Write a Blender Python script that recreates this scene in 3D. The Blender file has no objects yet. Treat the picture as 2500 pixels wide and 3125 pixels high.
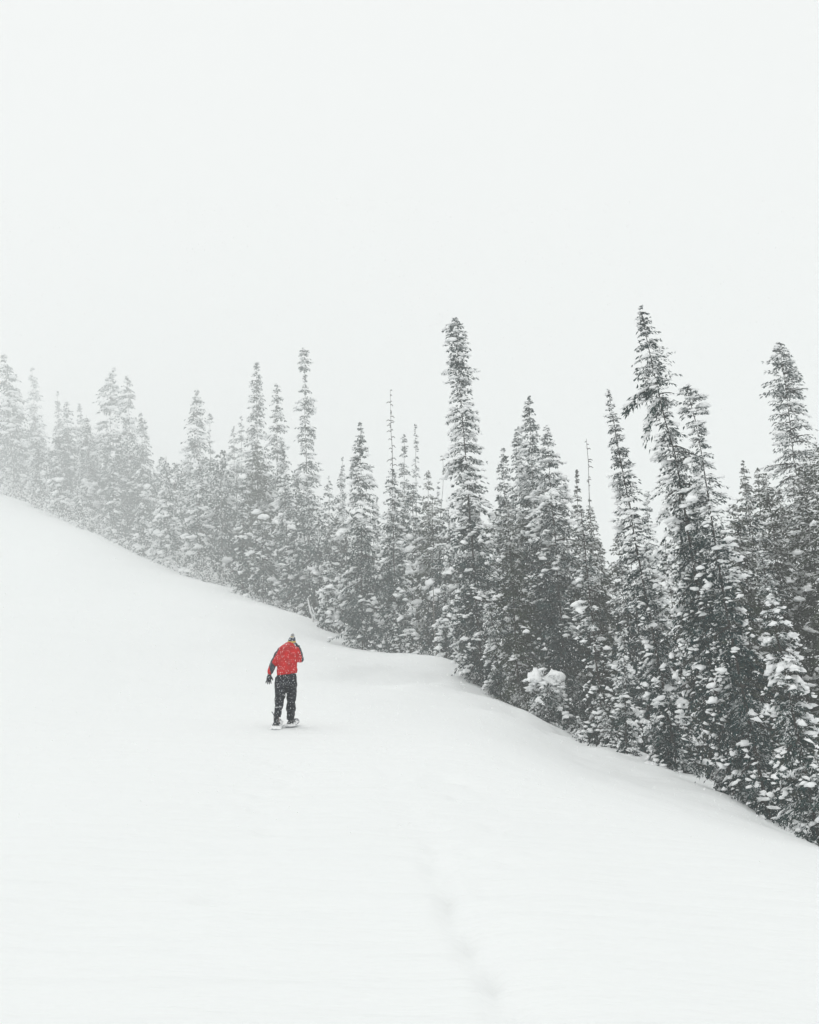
import bpy, bmesh, math, random
import numpy as np
from mathutils import Vector, Matrix, Quaternion

# ------------------------------------------------------------------ camera, sky, sun, exposure
sc = bpy.context.scene
PITCH = math.radians(10.0)
EYE = 1.6
FPX = 28.0 / 24.0 * 2500.0            # focal length in photo pixels (photo is 2500 wide)

cam_d = bpy.data.cameras.new('camera')
cam_d.sensor_fit = 'HORIZONTAL'
cam_d.sensor_width = 24.0
cam_d.lens = 28.0
cam_d.clip_start = 0.1
cam_d.clip_end = 2000.0
cam = bpy.data.objects.new('camera', cam_d)
sc.collection.objects.link(cam)
cam.location = (0, 0, EYE)
cam.rotation_euler = (math.pi / 2 + PITCH, 0, 0)
sc.camera = cam

SUN_EL, SUN_ROT = math.radians(61), math.radians(-107)
world = bpy.data.worlds.new('World')
sc.world = world
world.use_nodes = True
wn, wl = world.node_tree.nodes, world.node_tree.links
wn.clear()
w_out = wn.new('ShaderNodeOutputWorld')
w_bg = wn.new('ShaderNodeBackground')
w_sky = wn.new('ShaderNodeTexSky')
w_sky.sky_type = 'NISHITA'
w_sky.sun_disc = False
w_sky.sun_elevation = SUN_EL
w_sky.sun_rotation = SUN_ROT
w_hs = wn.new('ShaderNodeHueSaturation')
w_hs.inputs['Saturation'].default_value = 0.15
w_mix = wn.new('ShaderNodeMix')
w_mix.data_type = 'RGBA'
w_mix.inputs['Factor'].default_value = 0.93          # a closed cloud deck: almost all even white
w_mix.inputs['B'].default_value = (9.85, 9.93, 9.83, 1)
w_bg.inputs['Strength'].default_value = 0.1
wl.new(w_sky.outputs['Color'], w_hs.inputs['Color'])
wl.new(w_hs.outputs['Color'], w_mix.inputs['A'])
wl.new(w_mix.outputs['Result'], w_bg.inputs['Color'])
wl.new(w_bg.outputs['Background'], w_out.inputs['Surface'])

sun_d = bpy.data.lights.new('sun', 'SUN')
sun_d.energy = 0.5
sun_d.angle = math.radians(50)
sun_d.color = (1.0, 0.98, 0.95)
sun = bpy.data.objects.new('sun', sun_d)
sc.collection.objects.link(sun)
sdir = Vector((-0.5, -0.15, 0.95)).normalized()     # towards the light: high, from the upper slope
sun.rotation_euler = sdir.to_track_quat('Z', 'Y').to_euler()

sc.view_settings.view_transform = 'Standard'
sc.view_settings.look = 'None'
sc.view_settings.exposure = 0.0
sc.view_settings.gamma = 1.0
sc.cycles.use_denoising = True
sc.cycles.max_bounces = 8
sc.cycles.diffuse_bounces = 6
sc.cycles.glossy_bounces = 2
sc.cycles.volume_bounces = 4
sc.cycles.sample_clamp_indirect = 4.0

HAZE_DENSITY = 0.0033

# ------------------------------------------------------------------ helpers
COL = sc.collection
RNG = np.random.default_rng(7)


def at(u, v, Y):
    """The world point at distance Y in front of the camera that photo pixel (u, v) looks at."""
    xc, yc = (u - 1250.0) / FPX, (1562.5 - v) / FPX
    dx, dy, dz = xc, math.cos(PITCH) - yc * math.sin(PITCH), math.sin(PITCH) + yc * math.cos(PITCH)
    s = Y / dy
    return (dx * s, Y, EYE + dz * s)


def far_left(u, Y):
    """The slope runs on much farther towards the left than first judged."""
    return Y * (1 + 0.03 * min(1, max(0, (750 - u) / 700)) * min(1, max(0, (Y - 60) / 60))) * (1 + 0.15 * min(1, max(0, (1600 - u) / 380)) * min(1, max(0, (Y - 36) / 16)))


def link(name, data, parent=None):
    o = bpy.data.objects.new(name, data)
    COL.objects.link(o)
    if parent is not None:
        o.parent = parent
    return o


def tag(o, label=None, cat=None, group=None, kind=None):
    if label: o['label'] = label
    if cat: o['category'] = cat
    if group: o['group'] = group
    if kind: o['kind'] = kind
    return o


def mesh_np(name, verts, faces, mat=None, smooth=False):
    """A mesh from numpy arrays; faces all of one size."""
    me = bpy.data.meshes.new(name)
    verts = np.ascontiguousarray(verts, dtype=np.float32)
    faces = np.ascontiguousarray(faces, dtype=np.int32)
    n, k = faces.shape
    me.vertices.add(len(verts))
    me.vertices.foreach_set('co', verts.ravel())
    me.loops.add(n * k)
    me.loops.foreach_set('vertex_index', faces.ravel())
    me.polygons.add(n)
    me.polygons.foreach_set('loop_start', np.arange(0, n * k, k, dtype=np.int32))
    me.polygons.foreach_set('loop_total', np.full(n, k, dtype=np.int32))
    if smooth:
        me.polygons.foreach_set('use_smooth', np.ones(n, dtype=bool))
    me.update(calc_edges=True)
    if mat: me.materials.append(mat)
    return me


def _hash(ix, iy, seed):
    h = (ix * 374761393 + iy * 668265263 + seed * 1442695041) & 0xFFFFFFFF
    h = ((h ^ (h >> 13)) * 1274126177) & 0xFFFFFFFF
    return ((h ^ (h >> 16)) & 0xFFFF) / 65535.0


def vnoise(x, y, seed=0):
    x = np.asarray(x, dtype=np.float64); y = np.asarray(y, dtype=np.float64)
    ix, iy = np.floor(x).astype(np.int64), np.floor(y).astype(np.int64)
    fx, fy = x - ix, y - iy
    fx, fy = fx * fx * (3 - 2 * fx), fy * fy * (3 - 2 * fy)
    a, b = _hash(ix, iy, seed), _hash(ix + 1, iy, seed)
    c, d = _hash(ix, iy + 1, seed), _hash(ix + 1, iy + 1, seed)
    return (a * (1 - fx) + b * fx) * (1 - fy) + (c * (1 - fx) + d * fx) * fy - 0.5


# ------------------------------------------------------------------ materials
def new_mat(name):
    m = bpy.data.materials.new(name)
    m.use_nodes = True
    nt = m.node_tree
    return m, nt.nodes, nt.links, nt.nodes['Principled BSDF']


def noise_node(n, l, scale, detail=3.0, rough=0.55, coord='Object', vec_scale=None):
    tc = n.new('ShaderNodeTexCoord')
    nz = n.new('ShaderNodeTexNoise')
    nz.inputs['Scale'].default_value = scale
    nz.inputs['Detail'].default_value = detail
    nz.inputs['Roughness'].default_value = rough
    if vec_scale:
        mp = n.new('ShaderNodeMapping')
        mp.inputs['Scale'].default_value = vec_scale
        l.new(tc.outputs[coord], mp.inputs['Vector'])
        l.new(mp.outputs['Vector'], nz.inputs['Vector'])
    else:
        l.new(tc.outputs[coord], nz.inputs['Vector'])
    return nz


def ramp(n, l, src, p0, c0, p1, c1):
    r = n.new('ShaderNodeValToRGB')
    r.color_ramp.elements[0].position = p0
    r.color_ramp.elements[0].color = c0
    r.color_ramp.elements[1].position = p1
    r.color_ramp.elements[1].color = c1
    l.new(src, r.inputs['Fac'])
    return r


def mat_snow(name, col, bump_scale, bump_dist, stretch=None):
    m, n, l, b = new_mat(name)
    nz = noise_node(n, l, bump_scale, 5.0, 0.6, 'Object', stretch)
    bp = n.new('ShaderNodeBump')
    bp.inputs['Strength'].default_value = 0.5
    bp.inputs['Distance'].default_value = bump_dist
    l.new(nz.outputs['Fac'], bp.inputs['Height'])
    l.new(bp.outputs['Normal'], b.inputs['Normal'])
    b.inputs['Base Color'].default_value = (*col, 1)
    b.inputs['Roughness'].default_value = 0.75
    b.inputs['Specular IOR Level'].default_value = 0.15
    return m


def mat_foliage(name, dark, light, dust_lo, dust_hi, dust_scale):
    """Conifer needles, their upper sides powdered with snow in patches."""
    m, n, l, b = new_mat(name)
    nz = noise_node(n, l, 1.7, 3.0)
    green = ramp(n, l, nz.outputs['Fac'], 0.35, (*dark, 1), 0.7, (*light, 1))
    geo = n.new('ShaderNodeNewGeometry')
    sep = n.new('ShaderNodeSeparateXYZ')
    l.new(geo.outputs['Normal'], sep.inputs['Vector'])
    nz2 = noise_node(n, l, dust_scale, 4.0, 0.65)
    add = n.new('ShaderNodeMath'); add.operation = 'MULTIPLY_ADD'
    l.new(nz2.outputs['Fac'], add.inputs[0]); add.inputs[1].default_value = 1.4
    tcg = n.new('ShaderNodeTexCoord')
    sg = n.new('ShaderNodeSeparateXYZ'); l.new(tcg.outputs['Generated'], sg.inputs['Vector'])
    rime_haze = n.new('ShaderNodeMapRange'); rime_haze.interpolation_type = 'SMOOTHSTEP'       # frosted tops; also haze thickening with height, painted into the needle colour
    rime_haze.inputs['From Min'].default_value = 0.45; rime_haze.inputs['To Max'].default_value = 0.5
    l.new(sg.outputs['Z'], rime_haze.inputs['Value'])
    az = n.new('ShaderNodeMath'); az.operation = 'ADD'
    l.new(sep.outputs['Z'], az.inputs[0]); l.new(rime_haze.outputs['Result'], az.inputs[1])
    l.new(az.outputs[0], add.inputs[2])
    mr = n.new('ShaderNodeMapRange')
    mr.inputs['From Min'].default_value = dust_lo
    mr.inputs['From Max'].default_value = dust_hi
    l.new(add.outputs[0], mr.inputs['Value'])
    mx = n.new('ShaderNodeMix'); mx.data_type = 'RGBA'
    l.new(mr.outputs['Result'], mx.inputs['Factor'])
    l.new(green.outputs['Color'], mx.inputs['A'])
    mx.inputs['B'].default_value = (0.92, 0.935, 0.94, 1)
    l.new(mx.outputs['Result'], b.inputs['Base Color'])
    b.inputs['Roughness'].default_value = 0.8
    b.inputs['Specular IOR Level'].default_value = 0.1
    return m


def mat_plain(name, col, rough=0.7, var=0.25, scale=8.0, bump=0.0, speck=0.0, speck_scale=70.0):
    """Cloth, bark and the like: a colour with some variation; speck > 0 adds flakes of snow that stuck to it."""
    m, n, l, b = new_mat(name)
    nz = noise_node(n, l, scale, 4.0)
    c0 = tuple(c * (1 - var) for c in col); c1 = tuple(min(1, c * (1 + var)) for c in col)
    r = ramp(n, l, nz.outputs['Fac'], 0.3, (*c0, 1), 0.7, (*c1, 1))
    src = r.outputs['Color']
    if speck > 0:
        tc = n.new('ShaderNodeTexCoord')
        mp = n.new('ShaderNodeMapping')
        mp.inputs['Rotation'].default_value = (0, math.radians(-20), 0)
        mp.inputs['Scale'].default_value = (1.0, 1.0, 0.55)
        l.new(tc.outputs['Object'], mp.inputs['Vector'])
        vo = n.new('ShaderNodeTexVoronoi')
        vo.inputs['Scale'].default_value = speck_scale
        l.new(mp.outputs['Vector'], vo.inputs['Vector'])
        sp = ramp(n, l, vo.outputs['Distance'], speck, (1, 1, 1, 1), speck + 0.14, (0, 0, 0, 1))
        big = noise_node(n, l, 7.0, 3.0)
        bm_ = ramp(n, l, big.outputs['Fac'], 0.36, (0.25, 0.25, 0.25, 1), 0.62, (1, 1, 1, 1))
        mu = n.new('ShaderNodeMath'); mu.operation = 'MULTIPLY'
        l.new(sp.outputs['Color'], mu.inputs[0]); l.new(bm_.outputs['Color'], mu.inputs[1])
        mx = n.new('ShaderNodeMix'); mx.data_type = 'RGBA'
        l.new(mu.outputs[0], mx.inputs['Factor'])
        l.new(src, mx.inputs['A'])
        mx.inputs['B'].default_value = (0.85, 0.87, 0.9, 1)
        src = mx.outputs['Result']
    l.new(src, b.inputs['Base Color'])
    b.inputs['Roughness'].default_value = rough
    b.inputs['Specular IOR Level'].default_value = 0.25
    if bump > 0:
        bp = n.new('ShaderNodeBump')
        bp.inputs['Distance'].default_value = bump
        l.new(nz.outputs['Fac'], bp.inputs['Height'])
        l.new(bp.outputs['Normal'], b.inputs['Normal'])
    return m


M_GROUND = mat_snow('packed_snow', (0.885, 0.90, 0.90), 1.6, 0.09, (0.45, 2.2, 1.0))
M_SNOW = mat_snow('branch_snow', (0.945, 0.955, 0.96), 9.0, 0.05)
M_FLAKE = mat_snow('flake_snow', (0.93, 0.94, 0.95), 40.0, 0.001)
_n0, _l0 = M_FLAKE.node_tree.nodes, M_FLAKE.node_tree.links
_n0.remove(_n0['Principled BSDF'])
_tr = _n0.new('ShaderNodeBsdfTranslucent'); _tr.inputs['Color'].default_value = (0.98, 0.98, 0.98, 1)
_df = _n0.new('ShaderNodeBsdfDiffuse'); _df.inputs['Color'].default_value = (0.98, 0.98, 0.98, 1)
_mx = _n0.new('ShaderNodeMixShader'); _mx.inputs['Fac'].default_value = 0.5      # ice crystals let half the light through
_l0.new(_df.outputs['BSDF'], _mx.inputs[1]); _l0.new(_tr.outputs['BSDF'], _mx.inputs[2])
_l0.new(_mx.outputs['Shader'], _n0['Material Output'].inputs['Surface'])
M_FOL = {
    'heavy': mat_foliage('needles_heavy_snow', (0.010, 0.030, 0.030), (0.024, 0.060, 0.054), 1.45, 1.68, 2.4),
    'medium': mat_foliage('needles_snow', (0.007, 0.026, 0.028), (0.018, 0.054, 0.052), 1.52, 1.75, 2.2),
    'light': mat_foliage('needles_bare', (0.020, 0.032, 0.020), (0.050, 0.066, 0.038), 1.66, 1.9, 2.4),
}
M_BARK = mat_plain('bark', (0.050, 0.045, 0.040), 0.9, 0.4, 14.0, 0.02)
M_DEADWOOD = mat_plain('weathered_wood', (0.19, 0.18, 0.165), 0.9, 0.3, 10.0, 0.02)

# ------------------------------------------------------------------ the snow slope
GC = []                                  # control points of the snow surface
for p in [(0, 0, 0), (-3, 3, .05), (3, 3, -.12), (-3, -4, 0.0), (3, -4, -.2), (0, 5, 0.0), (-2.2, 5.2, .06), (2.2, 5.2, -.06)]:
    GC.append(p)
for u, v, Y in [
        (0, 2700, 6.9), (800, 2700, 7.2), (1600, 2700, 7.2), (2500, 2700, 8.0),
        (0, 2400, 12), (800, 2400, 12.3), (1500, 2420, 12.4), (1884, 2492, 11.4), (2200, 2560, 10.4), (2500, 2650, 9.6),
        (868, 2225, 17.6), (400, 2215, 17.6), (0, 2200, 17), (1230, 2239, 17.6), (1450, 2304, 15.2),
        (0, 2000, 28), (0, 1850, 52), (0, 1700, 98), (0, 1600, 150), (0, 1507, 212),
        (400, 2050, 28), (400, 1900, 48), (380, 1790, 78), (200, 1690, 100),
        (700, 2120, 24), (700, 2040, 33), (700, 1900, 52), (700, 1840, 72),
        (1000, 2110, 28), (1150, 2088, 36), (1300, 2058, 42), (1410, 2034, 47),
        (1000, 2050, 38), (1000, 2000, 46), (860, 1950, 50), (1180, 2020, 46),
        (1304, 2150, 27), (1250, 2098, 32), (1500, 2185, 25.5), (1700, 2285, 23), (1900, 2380, 20.5), (2200, 2500, 17.5),
        # the rim against the trees
        (304, 1634, 158), (130, 1553, 190), (507, 1731, 124), (609, 1775, 112), (710, 1797, 99), (812, 1840, 87), (942, 1890, 74), (1072, 1968, 60),
        (1160, 1990, 56), (1230, 1992, 54), (1348, 2010, 51), (1420, 2040, 48), (1440, 2072, 43), (1536, 2130, 38), (1608, 2172, 35.5), (1710, 2234, 32.5),
        (1811, 2268, 30), (1913, 2304, 27.5), (2029, 2336, 25.5), (2130, 2372, 24), (2240, 2440, 22), (2333, 2500, 21), (2500, 2572, 18.5),
        # the ground in the wood behind the rim
        (0, 1530, 260), (304, 1660, 215), (507, 1760, 170), (710, 1830, 140), (942, 1915, 108), (1072, 1975, 88), (1230, 2010, 78),
        (1420, 2060, 68), (1536, 2140, 56), (1710, 2245, 48), (1913, 2350, 40), (2130, 2410, 36), (2333, 2545, 31), (2500, 2620, 27), (2850, 2700, 24),
        (2500, 2560, 60), (1900, 2350, 80), (1250, 2040, 130), (500, 1790, 240), (-300, 1450, 250), (1250, 2070, 260), (2000, 2330, 180), (2500, 2480, 140), (500, 1850, 400), (0, 1590, 400), (1250, 2080, 420), (2500, 2400, 420), (-300, 1900, 40), (-300, 2300, 14), (2900, 2780, 10)]:
    GC.append(at(u, v, far_left(u, Y)))
GC = np.array(GC)
G0 = 9.0


def _gmap(x, y):
    y = np.maximum(y, -5.0)
    d = y + G0
    return np.stack([np.clip(x / d, -0.85, 0.85) * 3.0, np.log(d)], -1), d


def _tps(r2):
    return 0.5 * r2 * np.log(r2 + 1e-9)


_gp, _gd = _gmap(GC[:, 0], GC[:, 1])
_n = len(GC)
_A = np.zeros((_n + 3, _n + 3))
_A[:_n, :_n] = _tps(((_gp[:, None] - _gp[None]) ** 2).sum(-1)) + np.eye(_n) * 2e-5
_A[:_n, _n] = 1; _A[:_n, _n + 1:] = _gp
_A[_n, :_n] = 1; _A[_n + 1:, :_n] = _gp.T
_W = np.linalg.solve(_A, np.concatenate([(GC[:, 2]) / _gd, np.zeros(3)]))


def ground_base(x, y):
    x = np.atleast_1d(np.asarray(x, float)); y = np.atleast_1d(np.asarray(y, float))
    p, d = _gmap(x, y)
    out = _W[_n] + p @ _W[_n + 1:]
    for k in range(_n):
        out = out + _W[k] * _tps(((p - _gp[k]) ** 2).sum(-1))
    return out * d


CRACK = np.array([at(1275, 2470, 10.6)[:2], at(1330, 2640, 7.7)[:2], at(1395, 2790, 6.35)[:2], at(1480, 2930, 5.6)[:2], at(1560, 3110, 4.95)[:2], at(1590, 3300, 4.4)[:2]])


TRACK = np.array([at(u, v, far_left(u, Y))[:2] for u, v, Y in ((640, 2170, 20.5), (820, 2135, 24), (1000, 2108, 29), (1180, 2082, 36), (1310, 2056, 42.5), (1415, 2036, 47.5), (1480, 2030, 53))])


def seg_dist(x, y, poly):
    best = np.full(np.shape(x), 1e9); side = np.zeros(np.shape(x))
    for (ax, ay), (bx, by) in zip(poly[:-1], poly[1:]):
        dx, dy = bx - ax, by - ay
        t = np.clip(((x - ax) * dx + (y - ay) * dy) / (dx * dx + dy * dy), 0, 1)
        ex, ey = x - ax - t * dx, y - ay - t * dy
        d = np.hypot(ex, ey)
        s = np.sign(dx * ey - dy * ex)
        side = np.where(d < best, s, side)
        best = np.minimum(best, d)
    return best, side


def ground(x, y):
    x = np.atleast_1d(np.asarray(x, float)); y = np.atleast_1d(np.asarray(y, float))
    z = ground_base(x, y)
    far = np.clip((y - 14) / 30, 0, 1)
    # wind drifts, long across the fall of the slope
    a = math.radians(25)
    xr, yr = x * math.cos(a) + y * math.sin(a), -x * math.sin(a) + y * math.cos(a)
    z = z + (0.05 + 0.22 * far) * vnoise(xr / 9, yr / 3.2, 3) + (0.025 + 0.10 * far) * vnoise(xr / 2.6, yr / 1.1, 5)
    z = z + 0.012 * vnoise(x / 0.55, y / 0.5, 9) * (1 + 3 * far)
    # lumps along the rim on the right where branches and stumps lie under the snow
    rim = np.exp(-((y - 33) / 14) ** 2) * np.clip((x - 1.5) / 4, 0, 1)
    z = z + rim * (0.34 * vnoise(x / 1.3, y / 1.9, 11) + 0.24 * vnoise(x / .55, y / .7, 12))
    # the packed track along the hillside: a cut bank above it, a low berm below it
    d, s = seg_dist(x, y, TRACK)
    end = np.clip((y - 27) / 9, 0, 1) * np.clip((52 - y) / 10, 0, 1)
    up = np.where(s > 0, d, 0); dn = np.where(s < 0, d, 0)
    sm = lambda t: np.clip(t, 0, 1) ** 2 * (3 - 2 * np.clip(t, 0, 1))
    z = z + end * (0.16 * sm((up - 1.5) / 1.1) * np.exp(-np.maximum(up - 3, 0) / 5) + 0.12 * np.exp(-((dn - 2.0) / .7) ** 2) * (1 + vnoise(x / 1.2, y / 1.4, 14)))
    # the settled line through the near snow, with old tracks drifted in along it
    d, s = seg_dist(x, y, CRACK)
    z = z - np.clip((10.0 - y) / 3, 0, 1) * (0.055 * np.exp(-(d / 0.055) ** 2) + 0.026 * np.exp(-(d / 0.30) ** 2) * (0.5 + 0.5 * s))
    tr = np.exp(-((x - 0.55 + 0.05 * (y - 8)) / 0.5) ** 2) * np.clip((y - 6.5) / 2, 0, 1) * np.clip((16 - y) / 3, 0, 1)
    z = z - 0.12 * tr * np.maximum(vnoise(x / 0.28, y / 0.42, 21), 0) * 2
    tr2 = np.exp(-((x + 1.75 + 0.09 * (y - 12)) / 0.35) ** 2) * np.clip((y - 5) / 2, 0, 1) * np.clip((17 - y) / 3, 0, 1)
    z = z - 0.08 * tr2 * np.maximum(vnoise(x / 0.22, y / 0.3, 23), 0) * 2
    return z


def gz(x, y):
    return float(ground(x, y)[0])


def warp(n, lo, hi, mid, k):
    t0, t1 = math.asinh((lo - mid) / k), math.asinh((hi - mid) / k)
    return mid + k * np.sinh(np.linspace(t0, t1, n))


gx, gy = warp(360, -270, 270, 0.4, 3.0), warp(430, -35, 480, 7.0, 3.6)
GX, GY = np.meshgrid(gx, gy)
GZ = ground(GX.ravel(), GY.ravel())
gv = np.stack([GX.ravel(), GY.ravel(), GZ], -1)
nx, ny = len(gx), len(gy)
ii = (np.arange(ny - 1)[:, None] * nx + np.arange(nx - 1)[None]).ravel()
gf = np.stack([ii, ii + 1, ii + nx + 1, ii + nx], -1)
slope = link('snow_slope', mesh_np('snow_slope', gv, gf, M_GROUND, True))
tag(slope, 'smooth white snow slope rising to the upper left', kind='structure')
Z_LOW = float(GZ.min())

# ------------------------------------------------------------------ trees
def ico(sub):
    bm = bmesh.new()
    bmesh.ops.create_icosphere(bm, subdivisions=sub, radius=1.0)
    v = np.array([p.co[:] for p in bm.verts]); f = np.array([[q.index for q in fc.verts] for fc in bm.faces])
    bm.free()
    return v, f


ICO1, ICO2 = ico(1), ico(2)


def blobs(cent, axis, a, b, c, rng, sub=ICO2, rough=0.28):
    """Pillows of snow: flattened lumps with uneven outlines, long axis along AXIS, flat underneath."""
    v0, f0 = sub
    n = len(cent)
    if n == 0:
        return np.zeros((0, 3)), np.zeros((0, 3), int)
    ax = axis / (np.linalg.norm(axis, axis=1, keepdims=True) + 1e-9)
    side = np.cross(ax, np.array([0, 0, 1.0])); side /= (np.linalg.norm(side, axis=1, keepdims=True) + 1e-9)
    up = np.cross(side, ax)
    r = 1 + rough * rng.normal(size=(n, len(v0)))
    lob = 1 + 0.35 * np.sin(3 * np.arctan2(v0[None, :, 1], v0[None, :, 0]) + rng.uniform(0, 6.28, (n, 1)))
    vv = v0[None] * r[..., None]
    vv[..., 0] *= lob; vv[..., 1] *= lob
    zz = np.where(vv[..., 2] < 0, vv[..., 2] * 0.35, vv[..., 2])
    P = (cent[:, None] + ax[:, None] * (vv[..., 0:1] * a[:, None, None]) + side[:, None] * (vv[..., 1:2] * b[:, None, None])
         + up[:, None] * (zz[..., None] * c[:, None, None]))
    F = f0[None] + (np.arange(n) * len(v0))[:, None, None]
    return P.reshape(-1, 3), F.reshape(-1, 3)


def tube(path, rad, seg=7):
    path = np.asarray(path, float); rad = np.asarray(rad, float)
    n = len(path)
    t = np.gradient(path, axis=0); t /= np.linalg.norm(t, axis=1, keepdims=True) + 1e-9
    ref = np.array([0.31, 0.95, 0.05])
    s = np.cross(t, ref); s /= np.linalg.norm(s, axis=1, keepdims=True) + 1e-9
    b = np.cross(t, s)
    a = np.linspace(0, 2 * np.pi, seg, endpoint=False)
    ring = path[:, None] + rad[:, None, None] * (np.cos(a)[None, :, None] * s[:, None] + np.sin(a)[None, :, None] * b[:, None])
    v = ring.reshape(-1, 3)
    f = []
    for i in range(n - 1):
        for j in range(seg):
            k = (j + 1) % seg
            f.append((i * seg + j, i * seg + k, (i + 1) * seg + k, (i + 1) * seg + j))
    return v, np.array(f)


# taper: how fast the crown narrows; el0/el1: branch elevation at foot/top; droop; clump: snow pillows per branch; clsize; ragged; low: bare share of the trunk
STYLES = {
    'spire':  dict(taper=0.64, el0=-14, el1=10, droop=0.42, clump=1.0, cl=1.0, ragged=0.30, low=0.0, dust='medium', dens=1.0),
    'column': dict(taper=0.48, el0=-16, el1=5, droop=0.45, clump=1.0, cl=1.0, ragged=0.28, low=0.0, dust='medium', dens=1.0),
    'laden':  dict(taper=0.58, el0=-26, el1=-5, droop=0.55, clump=2.0, cl=1.12, ragged=0.32, low=0.0, dust='heavy', dens=0.9),
    'droop':  dict(taper=0.66, el0=-6, el1=14, droop=0.65, clump=1.2, cl=1.1, ragged=0.42, low=0.0, dust='heavy', dens=0.9),
    'sparse': dict(taper=0.50, el0=-10, el1=12, droop=0.45, clump=0.8, cl=0.8, ragged=0.50, low=0.0, dust='medium', dens=0.55),
    'bare':   dict(taper=0.60, el0=-12, el1=8, droop=0.40, clump=0.35, cl=0.8, ragged=0.40, low=0.0, dust='light', dens=1.15),
    'dim':    dict(taper=0.58, el0=-16, el1=8, droop=0.45, clump=0.8, cl=1.1, ragged=0.32, low=0.0, dust='medium', dens=0.8),
}


def build_crown(H, R, q, st, rng, prof=None, axis=None):
    """Sprays of needles and pillows of snow on whorled, drooping branches. q: the finest size worth building (m).
    prof: list of (t, factor) on the crown radius; axis: list of (t, dx, dy) bending the stem."""
    q = max(q, 0.0245)
    sl, sw = max(2.8 * q, 0.065), max(1.15 * q, 0.026)
    step = max(6.6 * q, 0.17)
    nw = max(14, int(H / step))
    tw = np.sort((np.arange(nw) + rng.uniform(-.4, .4, nw)) / nw)
    tw = 1 - (1 - np.clip(tw, 0, 1)) ** 1.12            # whorls crowd towards the tip
    tw = st['low'] + (1 - st['low']) * np.clip(tw, 0, 0.995)
    nb = int(st.get('nb', 7) * 1.5)
    t = np.repeat(tw, nb) + rng.normal(0, .22 / nw, nw * nb)
    t = np.clip(t, 0.0, 0.997)
    if prof is not None:
        pf = np.interp(t, [p[0] for p in prof], [p[1] for p in prof])
    else:
        pf = np.ones_like(t)
    keep = rng.random(len(t)) < st['dens'] * np.clip(0.35 + pf, 0, 1)
    t, pf = t[keep], pf[keep]
    n = len(t)
    phi = rng.uniform(0, 2 * np.pi, n)
    env = np.minimum((1 - t) ** st['taper'], 0.86 + 1.2 * t) * pf
    tier = vnoise(t * H / (0.11 * H + 4 * q) , phi * 0 + rng.uniform(0, 99), 31)           # tiers up the stem
    lobe = vnoise(np.cos(phi) * 1.3 + 7 + t * 6, np.sin(phi) * 1.3 + t * H / max(0.45, 0.1 * H), int(rng.integers(1000)))
    L = R * env * (1 + st['ragged'] * (1.3 * lobe + 1.0 * tier)) * rng.uniform(.72, 1.1, n)
    long_ = rng.random(n) < 0.05
    L = np.where(long_, L * rng.uniform(1.1, 1.35, n), L)
    L = np.maximum(L, 0.3 * sl)
    el = np.radians(st['el0'] + (st['el1'] - st['el0']) * t ** 1.5 + rng.normal(0, 9, n))
    dr = st['droop'] * rng.uniform(.6, 1.4, n) * (1 - 0.55 * t)
    out = np.stack([np.cos(phi), np.sin(phi), np.zeros(n)], -1)
    lat = np.stack([-np.sin(phi), np.cos(phi), np.zeros(n)], -1)
    root = np.stack([np.zeros(n), np.zeros(n), t * H], -1)
    if axis is not None:
        root[:, 0] += np.interp(t, [a[0] for a in axis], [a[1] for a in axis])
        root[:, 1] += np.interp(t, [a[0] for a in axis], [a[2] for a in axis])
    # nodes along the branches
    cnt = np.clip((L / (2.9 * sw)).astype(int), 4, 13)
    bi = np.repeat(np.arange(n), cnt)
    order = np.arange(len(bi)) - np.repeat(np.cumsum(cnt) - cnt, cnt)
    s = (order + rng.uniform(0.2, 1.0, len(bi))) / cnt[bi]
    s = np.clip(0.04 + 0.97 * s, 0, 1.02)

    def bpos(i, s_):
        return root[i] + out[i] * (s_ * L[i] * np.cos(el[i]))[:, None] + np.array([0, 0, 1.0]) * (s_ * L[i] * np.sin(el[i]) - dr[i] * s_ ** 2 * L[i])[:, None]

    def bdir(i, s_):
        d = out[i] * np.cos(el[i])[:, None] + np.array([0, 0, 1.0]) * (np.sin(el[i]) - 2 * dr[i] * s_)[:, None]
        return d / np.linalg.norm(d, axis=1, keepdims=True)

    per = st.get('per', 5 if q < 0.07 else 4)
    bi4, s4 = np.repeat(bi, per), np.repeat(s, per)
    m = len(bi4)
    base = bpos(bi4, s4)
    fwd = bdir(bi4, s4)
    sgn = rng.choice([-1.0, 1.0], m)
    spread = (0.36 * L[bi4] * (1.02 - s4) ** 0.8) * rng.uniform(0.0, 1.0, m)          # sprays fan out sideways, widest near the stem
    base = base + lat[bi4] * (sgn * spread)[:, None]
    base[:, 2] += rng.normal(0, 0.25 * sw, m) - 0.25 * spread
    d = fwd * rng.uniform(.4, 1.1, m)[:, None] + lat[bi4] * (sgn * rng.uniform(0, 1.1, m))[:, None]
    d[:, 2] += rng.normal(-0.14, 0.22, m)
    d /= np.linalg.norm(d, axis=1, keepdims=True)
    upv = np.stack([rng.normal(0, .6, m), rng.normal(0, .6, m), np.ones(m)], -1)
    wd = np.cross(d, upv); wd /= np.linalg.norm(wd, axis=1, keepdims=True) + 1e-9
    ln = sl * rng.uniform(.6, 1.35, m) * np.clip(L[bi4] / (3.5 * sl), .34, 1.15); wi = sw * rng.uniform(.6, 1.3, m) * 0.5
    drop = np.stack([np.zeros(m), np.zeros(m), ln * rng.uniform(0.02, 0.22, m)], -1)
    v0 = base - d * (ln * .15)[:, None]
    v2 = base + d * ln[:, None] - drop
    mid = base + d * (ln * .42)[:, None]
    v1, v3 = mid + wd * wi[:, None], mid - wd * wi[:, None]
    FV = np.stack([v0, v1, v2, v3], 1).reshape(-1, 3)
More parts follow.
